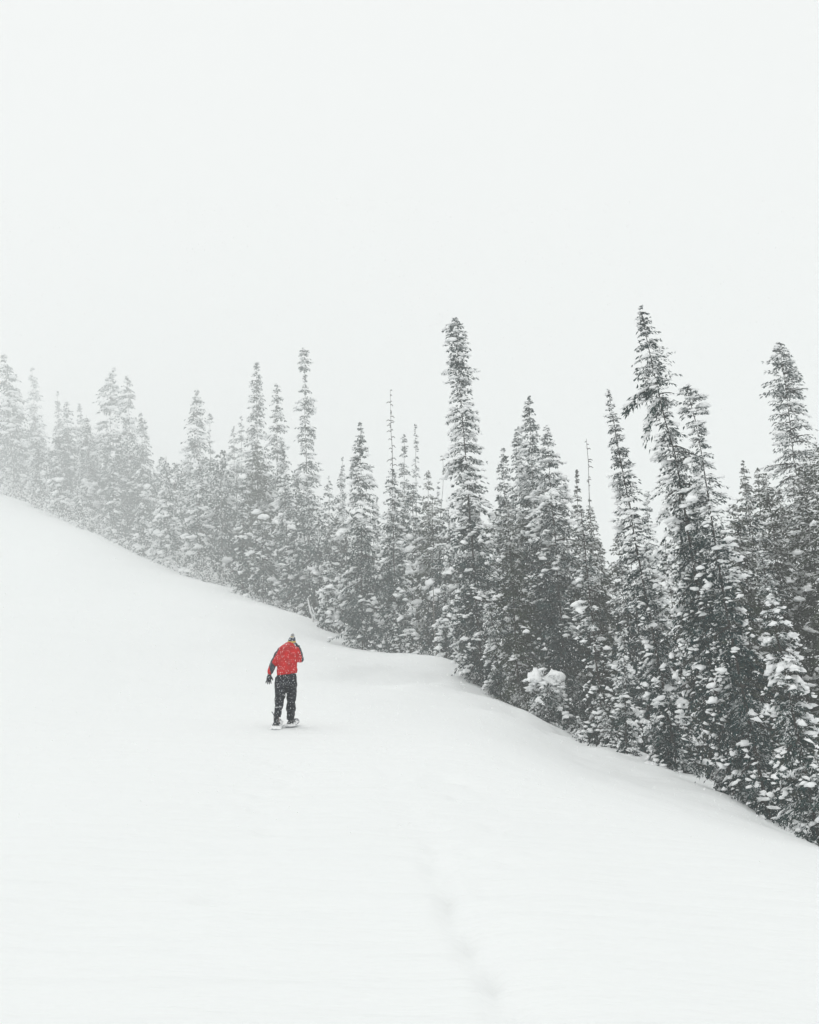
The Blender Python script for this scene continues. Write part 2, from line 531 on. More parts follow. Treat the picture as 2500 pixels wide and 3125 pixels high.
    k = np.arange(m) * 4
    FF = np.concatenate([np.stack([k, k + 1, k + 2], -1), np.stack([k, k + 2, k + 3], -1)])
    # snow lying on the branches: chains of lumps out to the tips, in patches
    patch = vnoise(np.cos(phi) * 1.1 + 3 + t * 9, np.sin(phi) * 1.1 + t * H / max(0.6, 0.085 * H), int(rng.integers(1000)))
    chance = np.clip(0.42 + st.get('more', 0) + 3.4 * patch, 0.03, 0.98) * min(1.0, st['clump'])
    pick = np.where(rng.random(n) < chance)[0]
    nl = rng.integers(2, 5, len(pick)) + (1 if st['clump'] > 1.5 else 0)
    pi = np.repeat(pick, nl)
    o2 = np.arange(len(pi)) - np.repeat(np.cumsum(nl) - nl, nl)
    s2 = np.clip(1.08 - 0.15 * o2 + rng.normal(0, .06, len(pi)), 0.25, 1.14)
    cz = st['cl'] * np.clip(0.046 * (L[pi] ** 0.35), 0.03, 0.15)
    cz = np.minimum(np.maximum(cz, 2.0 * q) * rng.lognormal(-.12, .36, len(pi)), max(.11, 2.7 * q)) * np.clip(L[pi] / (13 * q), .38, 1)
    cen = bpos(pi, s2) + lat[pi] * (rng.normal(0, .14, len(pi)) * L[pi] * (1.15 - .7 * s2))[:, None]
    cen[:, 2] += 0.2 * cz
    ax_, a_, b_, c_ = lat[pi] + (0.45 * rng.normal(0, 1, len(pi)))[:, None] * bdir(pi, s2), cz * rng.uniform(1.0, 1.8, len(pi)), cz * rng.uniform(.7, 1.3, len(pi)), cz * rng.uniform(.6, 1.1, len(pi))
    big = cz > max(2.5 * q, .09)
    SV, SF = blobs(cen[~big], ax_[~big], a_[~big], b_[~big], c_[~big], rng, ICO1, .22)
    BV, BF = blobs(cen[big], ax_[big], a_[big], b_[big], c_[big], rng, ICO2, .17)
    SV, SF = np.concatenate([SV, BV]), np.concatenate([SF, BF + len(SV)])
    return FV, FF, SV, SF, (root, out, L, el, dr)


def limb_tubes(br, rng, share, q):
    """The woody branches that show between the sprays."""
    root, out, L, el, dr = br
    V, F = [], []
    for i in np.where(rng.random(len(L)) < share)[0]:
        s_ = np.array([0, .35, .7, 0.95])[:, None]
        p = root[i] + out[i] * (s_ * L[i] * math.cos(el[i])) + np.array([0, 0, 1.0]) * (s_ * L[i] * math.sin(el[i]) - dr[i] * s_ ** 2 * L[i])
        r = np.array([.03, .022, .014, .006]) * max(1.0, q / .03) * min(1.5, .5 + L[i] / 2)
        v, f = tube(p, r, 4)
        V.append(v); F.append(f)
    return V, F


def make_tree(name, label, au, av, bu, Y, hw, style, group=None, prof=None, bend=None, seed=0, cat='tree', over=None, sink=0.35, crown_top=1.0, limbs=0.05, dead_top=None, coarse=1.0):
    """One conifer from where it stands: distance Y, foot under photo column bu, tip at (au, av), half width hw photo pixels."""
    st = dict(STYLES[style])
    if bu < 1250 and st['dust'] == 'medium': st['dust'] = 'heavy'
    st.update(over or {})
    rng = np.random.default_rng(1000 + seed)
    ax_, ay_, az_ = at(au, av, Y)
    z0 = at(bu, 2000, Y)
    bx = z0[0]
    bz = gz(bx, Y) - sink
    vec = Vector((ax_ - bx, 0, az_ - bz))
    H = vec.length
    q = Y / 955.0 * coarse
    R = hw * Y / FPX * (1.24 + 0.22 * float(np.clip((900 - bu) / 500, 0, 1)))
    root = link(name, None)
    root.location = (bx, Y, bz)
    root.rotation_mode = 'QUATERNION'
    root.rotation_quaternion = Vector((0, 0, 1)).rotation_difference(vec.normalized())
    tag(root, label, cat, group)
    axis = None
    if bend:
        axis = [(t, dx * Y / FPX, 0.0) for t, dx in bend]
    Hc = H * crown_top
    FV, FF, SV, SF, br = build_crown(Hc, R, q, st, rng, prof, axis)
    # stem
    tt = np.linspace(0, 1, 14)
    px = np.interp(tt * H / Hc, [a[0] for a in axis], [a[1] for a in axis]) if axis else rng.normal(0, .012, 14) * R
    if dead_top:                                     # weathered dead tops are never quite straight
        px = px + np.cumsum(rng.normal(0, .5 * q, 14)) * np.clip((tt - .6) * 4, 0, 1)
    path = np.stack([px, px * 0, tt * H * 0.985], -1)
    r0 = max(0.0022 * H + 0.015, 0.4 * q)
    rad = r0 * (1 - tt) ** 1.15 + max(0.008, 0.12 * q)
    TV, TF = tube(path, rad)
    V, F = [TV], [TF]; o = len(TV)
    lv, lf = limb_tubes(br, rng, limbs, q)
    for v, f in zip(lv, lf):
        V.append(v); F.append(f + o); o += len(v)
    if dead_top:                                     # stubs of dead branches on the bare stem above the crown
        for k in range(dead_top):
            t = rng.uniform(crown_top, .99)
            ph = rng.uniform(0, 6.28); ln = rng.uniform(2, 7) * q * (1.25 - t + .35)
            i = np.interp(t, tt, px)
            p = np.array([[i, 0, t * H], [i + math.cos(ph) * ln * .6, math.sin(ph) * ln * .6, t * H + .1 * ln], [i + math.cos(ph) * ln, math.sin(ph) * ln, t * H - .2 * ln]])
            v, f = tube(p, np.array([.5, .4, .22]) * q, 4)
            V.append(v); F.append(f + o); o += len(v)
    link('trunk', mesh_np('trunk', np.concatenate(V), np.concatenate(F), M_BARK, True), root)
    c = link('crown', mesh_np('crown', FV, FF, M_FOL[st['dust']]), root)
    c['kind'] = 'stuff'
    if len(SV):
        s_ = link('branch_snow', mesh_np('branch_snow', SV, SF, M_SNOW, True), root)
        s_['kind'] = 'stuff'
    return root


def snow_cap(root, x, y, z, a, b, c, seed):
    """A single large cushion of snow on a tree, a part of its own."""
    rng = np.random.default_rng(seed)
    V, F = blobs(np.array([[x, y, z]]), np.array([[1.0, 0.1, 0]]), np.array([a]), np.array([b]), np.array([c]), rng, ico(3), 0.05)
    n = vnoise(V[:, 0] / (a * .55), V[:, 2] / (c * .7) + V[:, 1] * 3, seed)
    n2 = vnoise(V[:, 0] / (a * .25) + 9, V[:, 2] / (c * .3) - V[:, 1] * 6, seed + 3)
    V = V + (V - np.array([x, y, z])) * (0.55 * n + 0.22 * n2)[:, None]
    return link('snow_cap', mesh_np('snow_cap', V, F, M_SNOW, True), root)


FRONT_L = 'trees along the upper rim of the slope'
FRONT_R = 'trees along the lower rim of the slope'
MIDDLE = 'tall trees of the second row'
FAR = 'trees fading into the haze'
#  name, label, apex u v, foot u, Y, half width, style, group, extras
T = [
    # ---- far left, deep in the haze
    ('fir_tree', 'very tall narrow fir cut by the left picture edge, faint in haze', 12, 1073, 14, 148, 46, 'column', FAR, dict(over=dict(dust='heavy'))),
    ('fir_tree', 'palest broad ragged fir behind the far left trees, top dissolving in haze', 97, 1118, 100, 205, 42, 'droop', FAR, {}),
    ('fir_tree', 'hazy broad fir just right of the tree at the left edge', 48, 1172, 52, 172, 46, 'dim', FAR, {}),
    ('fir_tree', 'pale fir with rounded tiers in front of the palest ragged fir', 104, 1258, 100, 156, 40, 'laden', FAR, {}),
    ('fir_tree', 'snow-skirted fir standing on the crest of the slope, far left', 112, 1330, 98, 133, 40, 'laden', FRONT_L, {}),
    ('fir_tree', 'small pointed fir tip, very faint, between two hazy groups at left', 175, 1194, 178, 200, 30, 'spire', FAR, {}),
    ('fir_tree', 'hazy fir with a knobbly top left of the broad drooping hemlock', 203, 1222, 190, 150, 36, 'column', FAR, {}),
    ('fir_tree', 'short snowy fir on the rim, second in from the far left crest', 165, 1391, 166, 127, 36, 'laden', FRONT_L, {}),
    ('fir_tree', 'faint fir tip just left of the broad drooping hemlock', 242, 1222, 245, 195, 30, 'spire', FAR, {}),
    ('fir_tree', 'thick dim fir directly below the left arm of the broad hemlock', 263, 1262, 258, 138, 48, 'laden', FAR, {}),
    ('hemlock_tree', 'broad drooping hemlock with a nodding curved tip, hazy left group', 335, 1113, 322, 142, 78, 'droop', MIDDLE, dict(bend=[(0, 0), (.8, 0), (.93, 4), (1, 16)], prof=[(0, .8), (.5, 1), (.72, 1.15), (.8, 1.0), (.84, 1.25), (.9, .8), (1, .6)])),
    ('hemlock_tree', 'slimmer hemlock with nodding tip beside the broad drooping one', 390, 1139, 392, 139, 58, 'droop', MIDDLE, dict(bend=[(0, 0), (.9, 0), (1, -6)])),
    ('fir_tree', 'snow-streaked fir in front of the slim nodding hemlock', 429, 1250, 438, 126, 44, 'laden', MIDDLE, {}),
    ('fir_tree', 'thin wispy fir leader at the right side of the hazy hemlock group', 443, 1276, 452, 131, 24, 'sparse', MIDDLE, {}),
    ('fir_tree', 'narrow snow-ringed fir column with a white knob on top, on the left rim', 346, 1388, 330, 113, 24, 'column', FRONT_L, dict(over=dict(clump=1.6, cl=1.2), cap=(0, 6, 5))),
    ('young_fir', 'little pointed young fir on the left rim beside the snow-ringed column', 247, 1488, 240, 118, 22, 'laden', FRONT_L, {}),
    ('young_fir', 'smaller dim young fir behind the little pointed one on the left rim', 230, 1462, 226, 122, 20, 'spire', FRONT_L, {}),
    ('young_fir', 'bushy low fir at the foot of the hazy hemlock group', 432, 1530, 422, 104, 34, 'laden', FRONT_L, {}),
    # ---- left middle
    ('fir_tree', 'layered snowy fir with a pointed white top, front of the left group', 508, 1388, 498, 98, 46, 'laden', FRONT_L, {}),
    ('fir_tree', 'tall pale fir with a tapering top, first tall spire from the left haze', 600, 1186, 590, 112, 50, 'column', MIDDLE, {}),
    ('fir_tree', 'thin sparse pale fir just right of the first tall spire', 640, 1255, 640, 128, 26, 'sparse', FAR, {}),
    ('fir_tree', 'layered fir with flat shelves of snow, on the rim below the first tall spire', 609, 1415, 600, 90, 50, 'laden', FRONT_L, dict(over=dict(el0=-12, el1=0, droop=.35))),
    ('young_fir', 'tiny fir poking from the snow beside the fir with flat shelves', 630, 1740, 632, 85.5, 15, 'spire', FRONT_L, {}),
    ('fir_tree', 'heavily loaded drooping fir between the shelved fir and the twin columns', 684, 1372, 682, 99, 52, 'laden', MIDDLE, dict(over=dict(clump=2.4, cl=1.3))),
    ('fir_tree', 'dim broad fir behind the heavily loaded drooping fir', 712, 1300, 716, 116, 46, 'dim', FAR, {}),
    ('fir_tree', 'pale fir shoulder left of the tall dense spire', 736, 1268, 738, 120, 44, 'dim', FAR, {}),
    ('fir_tree', 'tall dense pale spire, widest pointed one left of the hiker', 783, 1098, 785, 99, 60, 'spire', MIDDLE, dict(over=dict(taper=.60, clump=1.4))),
    ('fir_tree', 'fir with a notched top between the dense spire and the ragged tall fir', 844, 1167, 850, 93, 50, 'column', MIDDLE, dict(prof=[(0, 1), (.58, .95), (.66, .45), (.72, .95), (.9, 1), (1, 1)])),
    ('fir_tree', 'ragged tall fir with bare gaps near its tufted top', 928, 1060, 944, 85, 62, 'spire', MIDDLE, dict(over=dict(taper=.52), prof=[(0, 1), (.55, 1), (.62, .55), (.70, .8), (.73, .3), (.78, .9), (.84, .7), (.86, .25), (.91, .3), (.93, 1.5), (1, 2.2)])),
    ('fir_tree', 'slender fir carrying separate snow knobs, left of the flat-capped fir', 741, 1455, 735, 78, 27, 'column', FRONT_L, dict(over=dict(clump=1.5), cap=(0, 8, 6))),
    ('fir_tree', 'short dark column fir with a flat white cushion of snow on top', 801, 1578, 800, 74.5, 46, 'column', FRONT_L, dict(over=dict(taper=.32, clump=1.3), cap=(4, 13, 6))),
    ('fir_tree', 'fir hung with big drooping snow clumps, right of the flat-capped fir', 863, 1345, 884, 80, 56, 'laden', MIDDLE, dict(over=dict(clump=2.2, cl=1.2))),
    ('fir_tree', 'round-topped snowy fir behind the flat-capped fir', 812, 1378, 815, 88, 44, 'laden', MIDDLE, dict(over=dict(taper=.4))),
    # ---- centre
    ('fir_tree', 'symmetrical pointed snowy fir in the centre, its skirt on the snow rim', 1100, 1286, 1106, 60, 68, 'spire', FRONT_L, dict(over=dict(taper=.58, clump=1.3))),
    ('fir_tree', 'centre fir with a long bare dead pole for a top', 1192, 1180, 1208, 62.5, 62, 'column', FRONT_L, dict(crown_top=.70, dead_top=34, over=dict(clump=1.3, taper=.55))),
    ('fir_tree', 'pale rounded fir top behind the bare dead pole', 1233, 1318, 1240, 86, 50, 'dim', FAR, {}),
    ('fir_tree', 'thin pale leader right of the dead pole tree', 1268, 1286, 1275, 90, 20, 'sparse', FAR, {}),
    ('fir_tree', 'bare thin fir top just left of the tallest clumpy fir', 1338, 1382, 1345, 82, 22, 'sparse', FAR, dict(crown_top=.88, dead_top=16)),
    ('fir_tree', 'big grey dark fir mass between the dead pole tree and the tallest clumpy fir', 1307, 1430, 1310, 70, 62, 'bare', MIDDLE, {}),
    ('fir_tree', 'far thin tip seen left of the symmetrical centre fir', 1046, 1394, 1048, 97, 16, 'sparse', FAR, {}),
    ('fir_tree', 'dim fir in the gap right of the ragged tall fir', 1004, 1448, 1004, 73, 46, 'dim', MIDDLE, {}),
    ('fir_tree', 'pale snowy fir directly behind the symmetrical centre fir, left side', 1040, 1436, 1042, 77, 48, 'laden', MIDDLE, {}),
    ('fir_tree', 'low snowy fir above the leaning snow-plastered sticks', 996, 1700, 1002, 65.5, 42, 'laden', FRONT_L, {}),
    ('young_fir', 'small narrow fir in the snow hollow at the foot of the dead pole tree', 1203, 1830, 1213, 56.5, 26, 'laden', FRONT_L, {}),
    ('fir_tree', 'pale distant tip in the gap between centre fir and dead pole tree', 1152, 1512, 1152, 105, 26, 'spire', FAR, {}),
    ('fir_tree', 'drooping narrow fir behind the thin bare sapling, where the track bends', 1355, 1745, 1362, 55, 34, 'laden', FRONT_L, {}),
    # ---- right of centre
    ('fir_tree', 'tallest clumpy fir in the centre right, ragged tufted top', 1387, 964, 1475, 49, 88, 'spire', FRONT_R, dict(over=dict(taper=.5, clump=1.5, cl=1.0), prof=[(0, 1), (.35, 1), (.5, .95), (.56, .7), (.62, .92), (.66, .6), (.74, .95), (.79, .55), (.85, 1.25), (.89, .85), (.93, 1.4), (.97, 1.45), (1, 1.0)])),
    ('fir_tree', 'full fir with a pointed crown, tallest of the cluster right of centre', 1615, 1206, 1660, 44, 100, 'spire', MIDDLE, dict(over=dict(taper=.62, clump=1.1))),
    ('fir_tree', 'slim fir shoulder on the left of the full pointed cluster', 1580, 1296, 1605, 46.5, 56, 'column', MIDDLE, {}),
    ('fir_tree', 'lowest leftmost tip of the cluster right of centre', 1536, 1367, 1556, 48.5, 52, 'column', MIDDLE, {}),
    ('fir_tree', 'snow-clumped fir in front of the full pointed cluster, right side', 1667, 1298, 1735, 38.5, 112, 'spire', MIDDLE, dict(over=dict(taper=.6, clump=1.5, cl=1.05))),
    ('fir_tree', 'mossy dark green fir almost free of snow, right of the tallest clumpy fir', 1548, 1520, 1585, 43.5, 76, 'bare', FRONT_R, dict(over=dict(clump=.12))),
    ('fir_tree', 'low snow-patched fir at the rim below the mossy dark green one', 1490, 1800, 1530, 40.5, 56, 'laden', FRONT_R, {}),
    ('fir_tree', 'fir with a leaning bare snag for a top, behind the narrow dark spire', 1790, 1325, 1832, 42, 74, 'bare', MIDDLE, dict(crown_top=.80, dead_top=14, over=dict(clump=.5))),
    ('fir_tree', 'small brushy fir top left of the leaning bare snag', 1760, 1428, 1776, 46.5, 46, 'bare', MIDDLE, {}),
    ('fir_tree', 'thin fir with bare brown trunk and snowy arms near the rim', 1772, 1540, 1838, 33.5, 62, 'sparse', FRONT_R, dict(over=dict(dust='heavy', clump=2.0, cl=1.2, dens=.5, droop=.5), limbs=.5)),
    ('young_fir', 'low fir topped with two big white snow cushions at the rim', 1664, 2046, 1676, 34.6, 64, 'column', FRONT_R, dict(over=dict(taper=.35, clump=2.0, dust='heavy', more=.3), prof=[(0, 1), (.6, 1), (.85, 1.25), (1, 1.8)], cap2=True)),
    ('young_fir', 'small dense snowy fir standing in the snow right of the cushioned one', 1846, 2172, 1858, 30.0, 42, 'laden', FRONT_R, dict(over=dict(taper=.75))),
    ('fir_tree', 'narrow dark spire leaning left, slim pointed top, right group', 1853, 1180, 2060, 31, 78, 'spire', FRONT_R, dict(over=dict(taper=.68, clump=1.0))),
    ('fir_tree', 'slender fir strung with snow balls in front of the narrow dark spire', 1905, 1905, 1900, 28.5, 44, 'laden', FRONT_R, dict(over=dict(taper=.6))),
    ('fir_tree', 'broad low fir at the rim between the narrow spire and the leaning giant', 1990, 1920, 2030, 27, 70, 'column', FRONT_R, dict(over=dict(clump=1.1))),
    ('fir_tree', 'pale faint fir glimpsed between the narrow spire and the crooked giant', 1975, 1490, 1985, 68, 56, 'sparse', FAR, dict(over=dict(dens=.8))),
    ('fir_tree', 'crooked giant fir with drooping arms and a ragged neck, tallest at right', 1953, 930, 2225, 27.5, 112, 'spire', FRONT_R,
     dict(over=dict(taper=.52, ragged=.5, droop=.6, clump=1.1), bend=[(0, 0), (.5, 12), (.68, 22), (.78, 8), (.9, 2), (1, 0)],
          prof=[(0, .85), (.3, .95), (.55, .95), (.68, .9), (.74, .55), (.785, .4), (.82, 1.1), (.85, 1.4), (.9, 1.4), (.94, 1.1), (.98, 1.1), (1, 1.0)], arms=True)),
    ('fir_tree', 'big leaning fir with hooked top in front of the crooked giant', 2092, 1165, 2325, 22.6, 106, 'spire', FRONT_R,
     dict(over=dict(taper=.52, clump=1.35, cl=1.05), bend=[(0, 0), (.5, -10), (.9, 10), (1, 0)], prof=[(0, 1.0), (.25, .9), (.5, .92), (.7, 1.1), (.8, .95), (.84, .7), (.89, .6), (.92, 1.2), (.96, 1.6), (1, 1.4)])),
    ('fir_tree', 'dark unsnowed twin-tipped fir, left tip, behind the leaning giants', 2268, 1402, 2310, 37, 88, 'bare', MIDDLE, dict(over=dict(clump=.2))),
    ('fir_tree', 'dark unsnowed twin-tipped fir, right tip, behind the leaning giants', 2312, 1420, 2360, 38, 88, 'bare', MIDDLE, dict(over=dict(clump=.2))),
    ('fir_tree', 'large shaggy fir with snowy bare limbs at the right picture edge', 2378, 1040, 2545, 35, 190, 'droop', MIDDLE, dict(over=dict(taper=.55, dust='medium', droop=.5, clump=.7), limbs=.30)),
    ('fir_tree', 'bright snow-clumped fir standing in front of the dark right wall', 2312, 1632, 2470, 20.0, 116, 'spire', FRONT_R, dict(over=dict(taper=.9, clump=2.0, cl=1.0, dust='heavy', more=.3))),
    ('young_fir', 'small snow-caked fir in the hollow at the lower right corner', 2488, 2290, 2515, 18.8, 60, 'laden', FRONT_R, {}),
    ('fir_tree', 'dark fir cut by the right picture edge behind the bright clumped fir', 2520, 1500, 2600, 26, 150, 'bare', MIDDLE, dict(over=dict(clump=.15))),
    # ---- tips of half-buried young firs along the rim
    ('young_fir', 'tiny half-buried fir tip at the rim below the tallest clumpy fir', 1500, 2050, 1506, 40.0, 20, 'laden', FRONT_R, {}),
    ('young_fir', 'tiny fir tip in the snow below the mossy dark green fir', 1578, 2085, 1584, 36.3, 22, 'laden', FRONT_R, {}),
    ('young_fir', 'knee-high fir sprig just left of the fir with two snow cushions', 1624, 2130, 1628, 34.6, 16, 'spire', FRONT_R, {}),
    ('young_fir', 'low snowy sprig at the rim below the thin brown-trunked fir', 1764, 2180, 1770, 31.0, 24, 'laden', FRONT_R, {}),
    ('young_fir', 'small sprig poking from the snow right of the small dense snowy fir', 1936, 2262, 1942, 26.8, 20, 'spire', FRONT_R, {}),
    ('young_fir', 'half-buried fir tip at the rim below the narrow dark spire', 2075, 2290, 2082, 24.6, 28, 'laden', FRONT_R, {}),
    ('young_fir', 'little snowy fir at the rim between the crooked giant and the hook-topped fir', 2180, 2330, 2190, 22.9, 30, 'laden', FRONT_R, {}),
]


RIM = np.array([(0, 212), (130, 190), (304, 158), (507, 124), (609, 112), (710, 99), (812, 87), (942, 74), (1072, 60), (1160, 56), (1230, 54), (1348, 51), (1420, 48), (1440, 43), (1536, 38), (1608, 35.5), (1710, 32.5),
                (1811, 30), (1913, 27.5), (2029, 25.5), (2130, 24), (2240, 22), (2333, 21), (2500, 18.5), (2600, 18)])


def YD(y, u):
    """Distances in the list were judged too short on the left, where the haze is thickest."""
    return y * float(np.interp(y, [60, 75, 95, 115, 150, 210], [1.0, 1.10, 1.27, 1.37, 1.42, 1.36])) if u < 1150 else y


for i, (name, label, au, av, bu, Y, hw, style, grp, ex) in enumerate(T):
    Y = YD(Y, au)
    if grp in (FRONT_L, FRONT_R):
        Y = min(Y, 0.985 * float(np.interp(bu, RIM[:, 0], RIM[:, 1])))
    Y = far_left(au, Y)
    kw = {k: ex[k] for k in ('prof', 'bend', 'over', 'crown_top', 'dead_top', 'limbs') if k in ex}
    if grp in (FRONT_L, FRONT_R) and style != 'bare':
        kw['over'] = dict(dict(more=.14), **(kw.get('over') or {}))
    r = make_tree(name, label, au, av, bu, Y, hw, style, grp, seed=i, **kw)
    m = Y / FPX
    H = (Vector(at(au, av, Y)) - r.location).length
    if 'cap' in ex:
        dx, a, c = ex['cap']
        snow_cap(r, dx * m, 0, H - c * m * .4, a * m * 1.05, a * m, c * m * 1.9, i)
    if 'cap2' in ex:
        snow_cap(r, -27 * m, -.1, H - 24 * m, 19 * m, 20 * m, 34 * m, 5)
        snow_cap(r, 22 * m, -.15, H - 30 * m, 28 * m, 24 * m, 30 * m, 6)
    if 'arms' in ex:                                   # the long hanging limbs on the left of the crooked stem
        rng = np.random.default_rng(77)
        for t, ln, dp, sd, yy in ((.83, 112, 62, -1, .1), (.80, 72, 125, -1, -.2)):
            L = ln * m
            s_ = np.linspace(0, 1, 9)
            x0 = np.interp(t, [p[0] for p in ex['bend']], [p[1] for p in ex['bend']]) * m
            P = np.stack([x0 + sd * s_ * L, yy * s_ * L, t * H - (dp * m) * s_ ** 1.6], -1)
            tv, tf = tube(P, np.linspace(.045, .012, 9), 5)
            link('limb', mesh_np('limb', tv, tf, M_BARK, True), r)
            k = 150
            ss = rng.uniform(.08, 1, k)
            base = np.stack([np.interp(ss, s_, P[:, j]) for j in range(3)], -1)
            d = np.stack([sd * rng.uniform(0, .8, k), rng.normal(0, .5, k), rng.uniform(-1.3, -.1, k)], -1)
            d /= np.linalg.norm(d, axis=1, keepdims=True)
            base = base + np.stack([rng.normal(0, .05, k), rng.normal(0, .16, k) * (1.1 - ss), rng.normal(-.04, .07, k)], -1)
            ll = rng.uniform(.08, .30, k) * (1.15 - .5 * ss)
            wd = np.cross(d, rng.normal(0, 1, (k, 3))); wd /= np.linalg.norm(wd, axis=1, keepdims=True)
            ww = rng.uniform(.012, .03, k)
            v = np.stack([base, base + d * (ll * .4)[:, None] + wd * ww[:, None], base + d * ll[:, None], base + d * (ll * .4)[:, None] - wd * ww[:, None]], 1).reshape(-1, 3)
            q4 = np.arange(k) * 4
            f = np.concatenate([np.stack([q4, q4 + 1, q4 + 2], -1), np.stack([q4, q4 + 2, q4 + 3], -1)])
            link('hanging_spray', mesh_np('hanging_spray', v, f, M_FOL['heavy']), r)['kind'] = 'stuff'
            kk = 44
            s3 = rng.uniform(.1, 1, kk)
            cc = np.stack([np.interp(s3, s_, P[:, j]) for j in range(3)], -1) + np.array([0, 0, .03])
            z = rng.uniform(.03, .075, kk)
            sv, sf = blobs(cc, np.tile([[sd, 0, -.3]], (kk, 1)), z * 1.7, z, z * .7, rng, ICO2, .16)
            link('branch_snow', mesh_np('branch_snow', sv, sf, M_SNOW, True), r)['kind'] = 'stuff'

# the dim trees that close the gaps deeper in the wood
ENV = np.array([(-60, 1260), (0, 1250), (250, 1290), (450, 1350), (600, 1400), (700, 1400), (750, 1340), (900, 1350), (980, 1520), (1090, 1560), (1150, 1600), (1250, 1430), (1400, 1480), (1480, 1560),
                (1560, 1480), (1660, 1420), (1760, 1500), (1830, 1540), (1930, 1640), (1990, 1660), (2050, 1450), (2200, 1540), (2300, 1500), (2400, 1350), (2560, 1300)])
EDGE = np.array([(-100, 215), (0, 205), (304, 158), (507, 124), (710, 99), (942, 74), (1072, 60), (1230, 54), (1420, 49), (1536, 42), (1710, 36), (1913, 30), (2130, 27), (2333, 25), (2600, 23)])
LAND = [(-200, 'picture edge'), (12, 'left-edge fir'), (104, 'tiered pale fir'), (203, 'knobbly-topped fir'), (335, 'broad hemlock'), (390, 'slim hemlock'), (508, 'white-topped layered fir'), (600, 'first tall spire'),
        (684, 'heavily loaded fir'), (783, 'dense pale spire'), (844, 'notched fir'), (928, 'ragged tall fir'), (1100, 'symmetrical centre fir'), (1192, 'dead-pole fir'), (1307, 'big grey fir'), (1387, 'tallest clumpy fir'),
        (1548, 'mossy green fir'), (1615, 'pointed cluster'), (1667, 'snow-clumped fir'), (1790, 'leaning snag'), (1853, 'narrow dark spire'), (1953, 'crooked giant'), (2092, 'hook-topped fir'), (2290, 'twin-tipped dark firs'),
        (2378, 'shaggy edge fir'), (2700, 'right picture edge')]
rngf = np.random.default_rng(5)
fill = []
for u in np.linspace(-20, 2540, 82):
    u2 = u + rngf.uniform(-18, 18)
    Y = far_left(u2, float(np.interp(u2, EDGE[:, 0], EDGE[:, 1]))) * rngf.uniform(1.10, 1.38)
    av = float(np.interp(u2, ENV[:, 0], ENV[:, 1])) + rngf.uniform(-25, 110)
    if 1915 < u2 < 2010: av += 60
    hw = rngf.uniform(54, 84) * (1 + u2 / 3800)
    g = max(j for j in range(len(LAND)) if LAND[j][0] <= u2)
    fill.append((g, av, u2, Y, hw, 'bare' if rngf.random() < (.35 if u2 < 1500 else .8) and u2 > 700 else 'dim'))
RANK = ['tallest', 'second tallest', 'third tallest', 'fourth tallest', 'fifth tallest', 'sixth tallest', 'seventh tallest', 'eighth tallest', 'ninth tallest']
for k, (g, av, u2, Y, hw, sty) in enumerate(fill):
    mates = sorted(f[1] for f in fill if f[0] == g)
    word = (RANK[mates.index(av)] + ' ' if len(mates) > 1 else '') + 'dim fir deep in the wood between '
    lab = word + LAND[g][1] + ' and ' + LAND[g + 1][1]
    lean = max(0, (u2 - 1300) / 1200) * 130
    make_tree('fir_tree', lab, u2, av, u2 + lean, Y, hw, sty, 'dim firs closing the gaps of the wood', seed=500 + k, limbs=.02, coarse=1.65, over=dict(per=4, nb=6, clump=.3, low=.12))

# ------------------------------------------------------------------ sticks and bare stems
def stick(name, label, cat, pts, r0, r1, mat, snow=True, group=None):
    P = np.array(pts, float)
    base = P[0].copy()
    s = np.linspace(0, 1, len(P)); ss = np.linspace(0, 1, 9)
    Q = np.stack([np.interp(ss, s, P[:, j] - base[j]) for j in range(3)], -1)
    rng = np.random.default_rng(len(label))
    Q[1:-1, 0] += rng.normal(0, r0 * .35, 7)
    root = link(name, None); root.location = base
    tag(root, label, cat, group)
    v, f = tube(Q, np.linspace(r0, r1, 9), 7)
    link('stem', mesh_np('stem', v, f, mat, True), root)
    if snow:
        k = 9
        sv, sf = blobs(Q + np.array([-.3 * r0, -.8 * r0, .4 * r0]), np.tile(Q[-1][None], (9, 1)), np.full(k, np.linalg.norm(Q[-1]) / 8), np.full(k, r0 * .9), np.full(k, r0 * .8), rng, ICO2, .12)
        link('plastered_snow', mesh_np('plastered_snow', sv, sf, M_SNOW, True), root)['kind'] = 'stuff'
    return root


stick('broken_stem', 'taller of two leaning snow-plastered sticks on the rim', 'stick', [at(960, 1918, far_left(960, 70.5)), at(942, 1838, far_left(960, 70.5))], .11, .06, M_DEADWOOD)
stick('broken_stem', 'shorter leaning snow-plastered stick beside the taller one on the rim', 'stick', [at(972, 1922, far_left(960, 70)), at(955, 1862, far_left(960, 70))], .10, .05, M_DEADWOOD)
stick('bare_sapling', 'thin bare sapling stem standing on the snow bank at the track bend', 'sapling', [at(1333, 2016, far_left(1330, 50.5)), at(1328, 1930, far_left(1330, 50.5)), at(1322, 1790, far_left(1330, 50.5))], .055, .02, M_DEADWOOD, False)

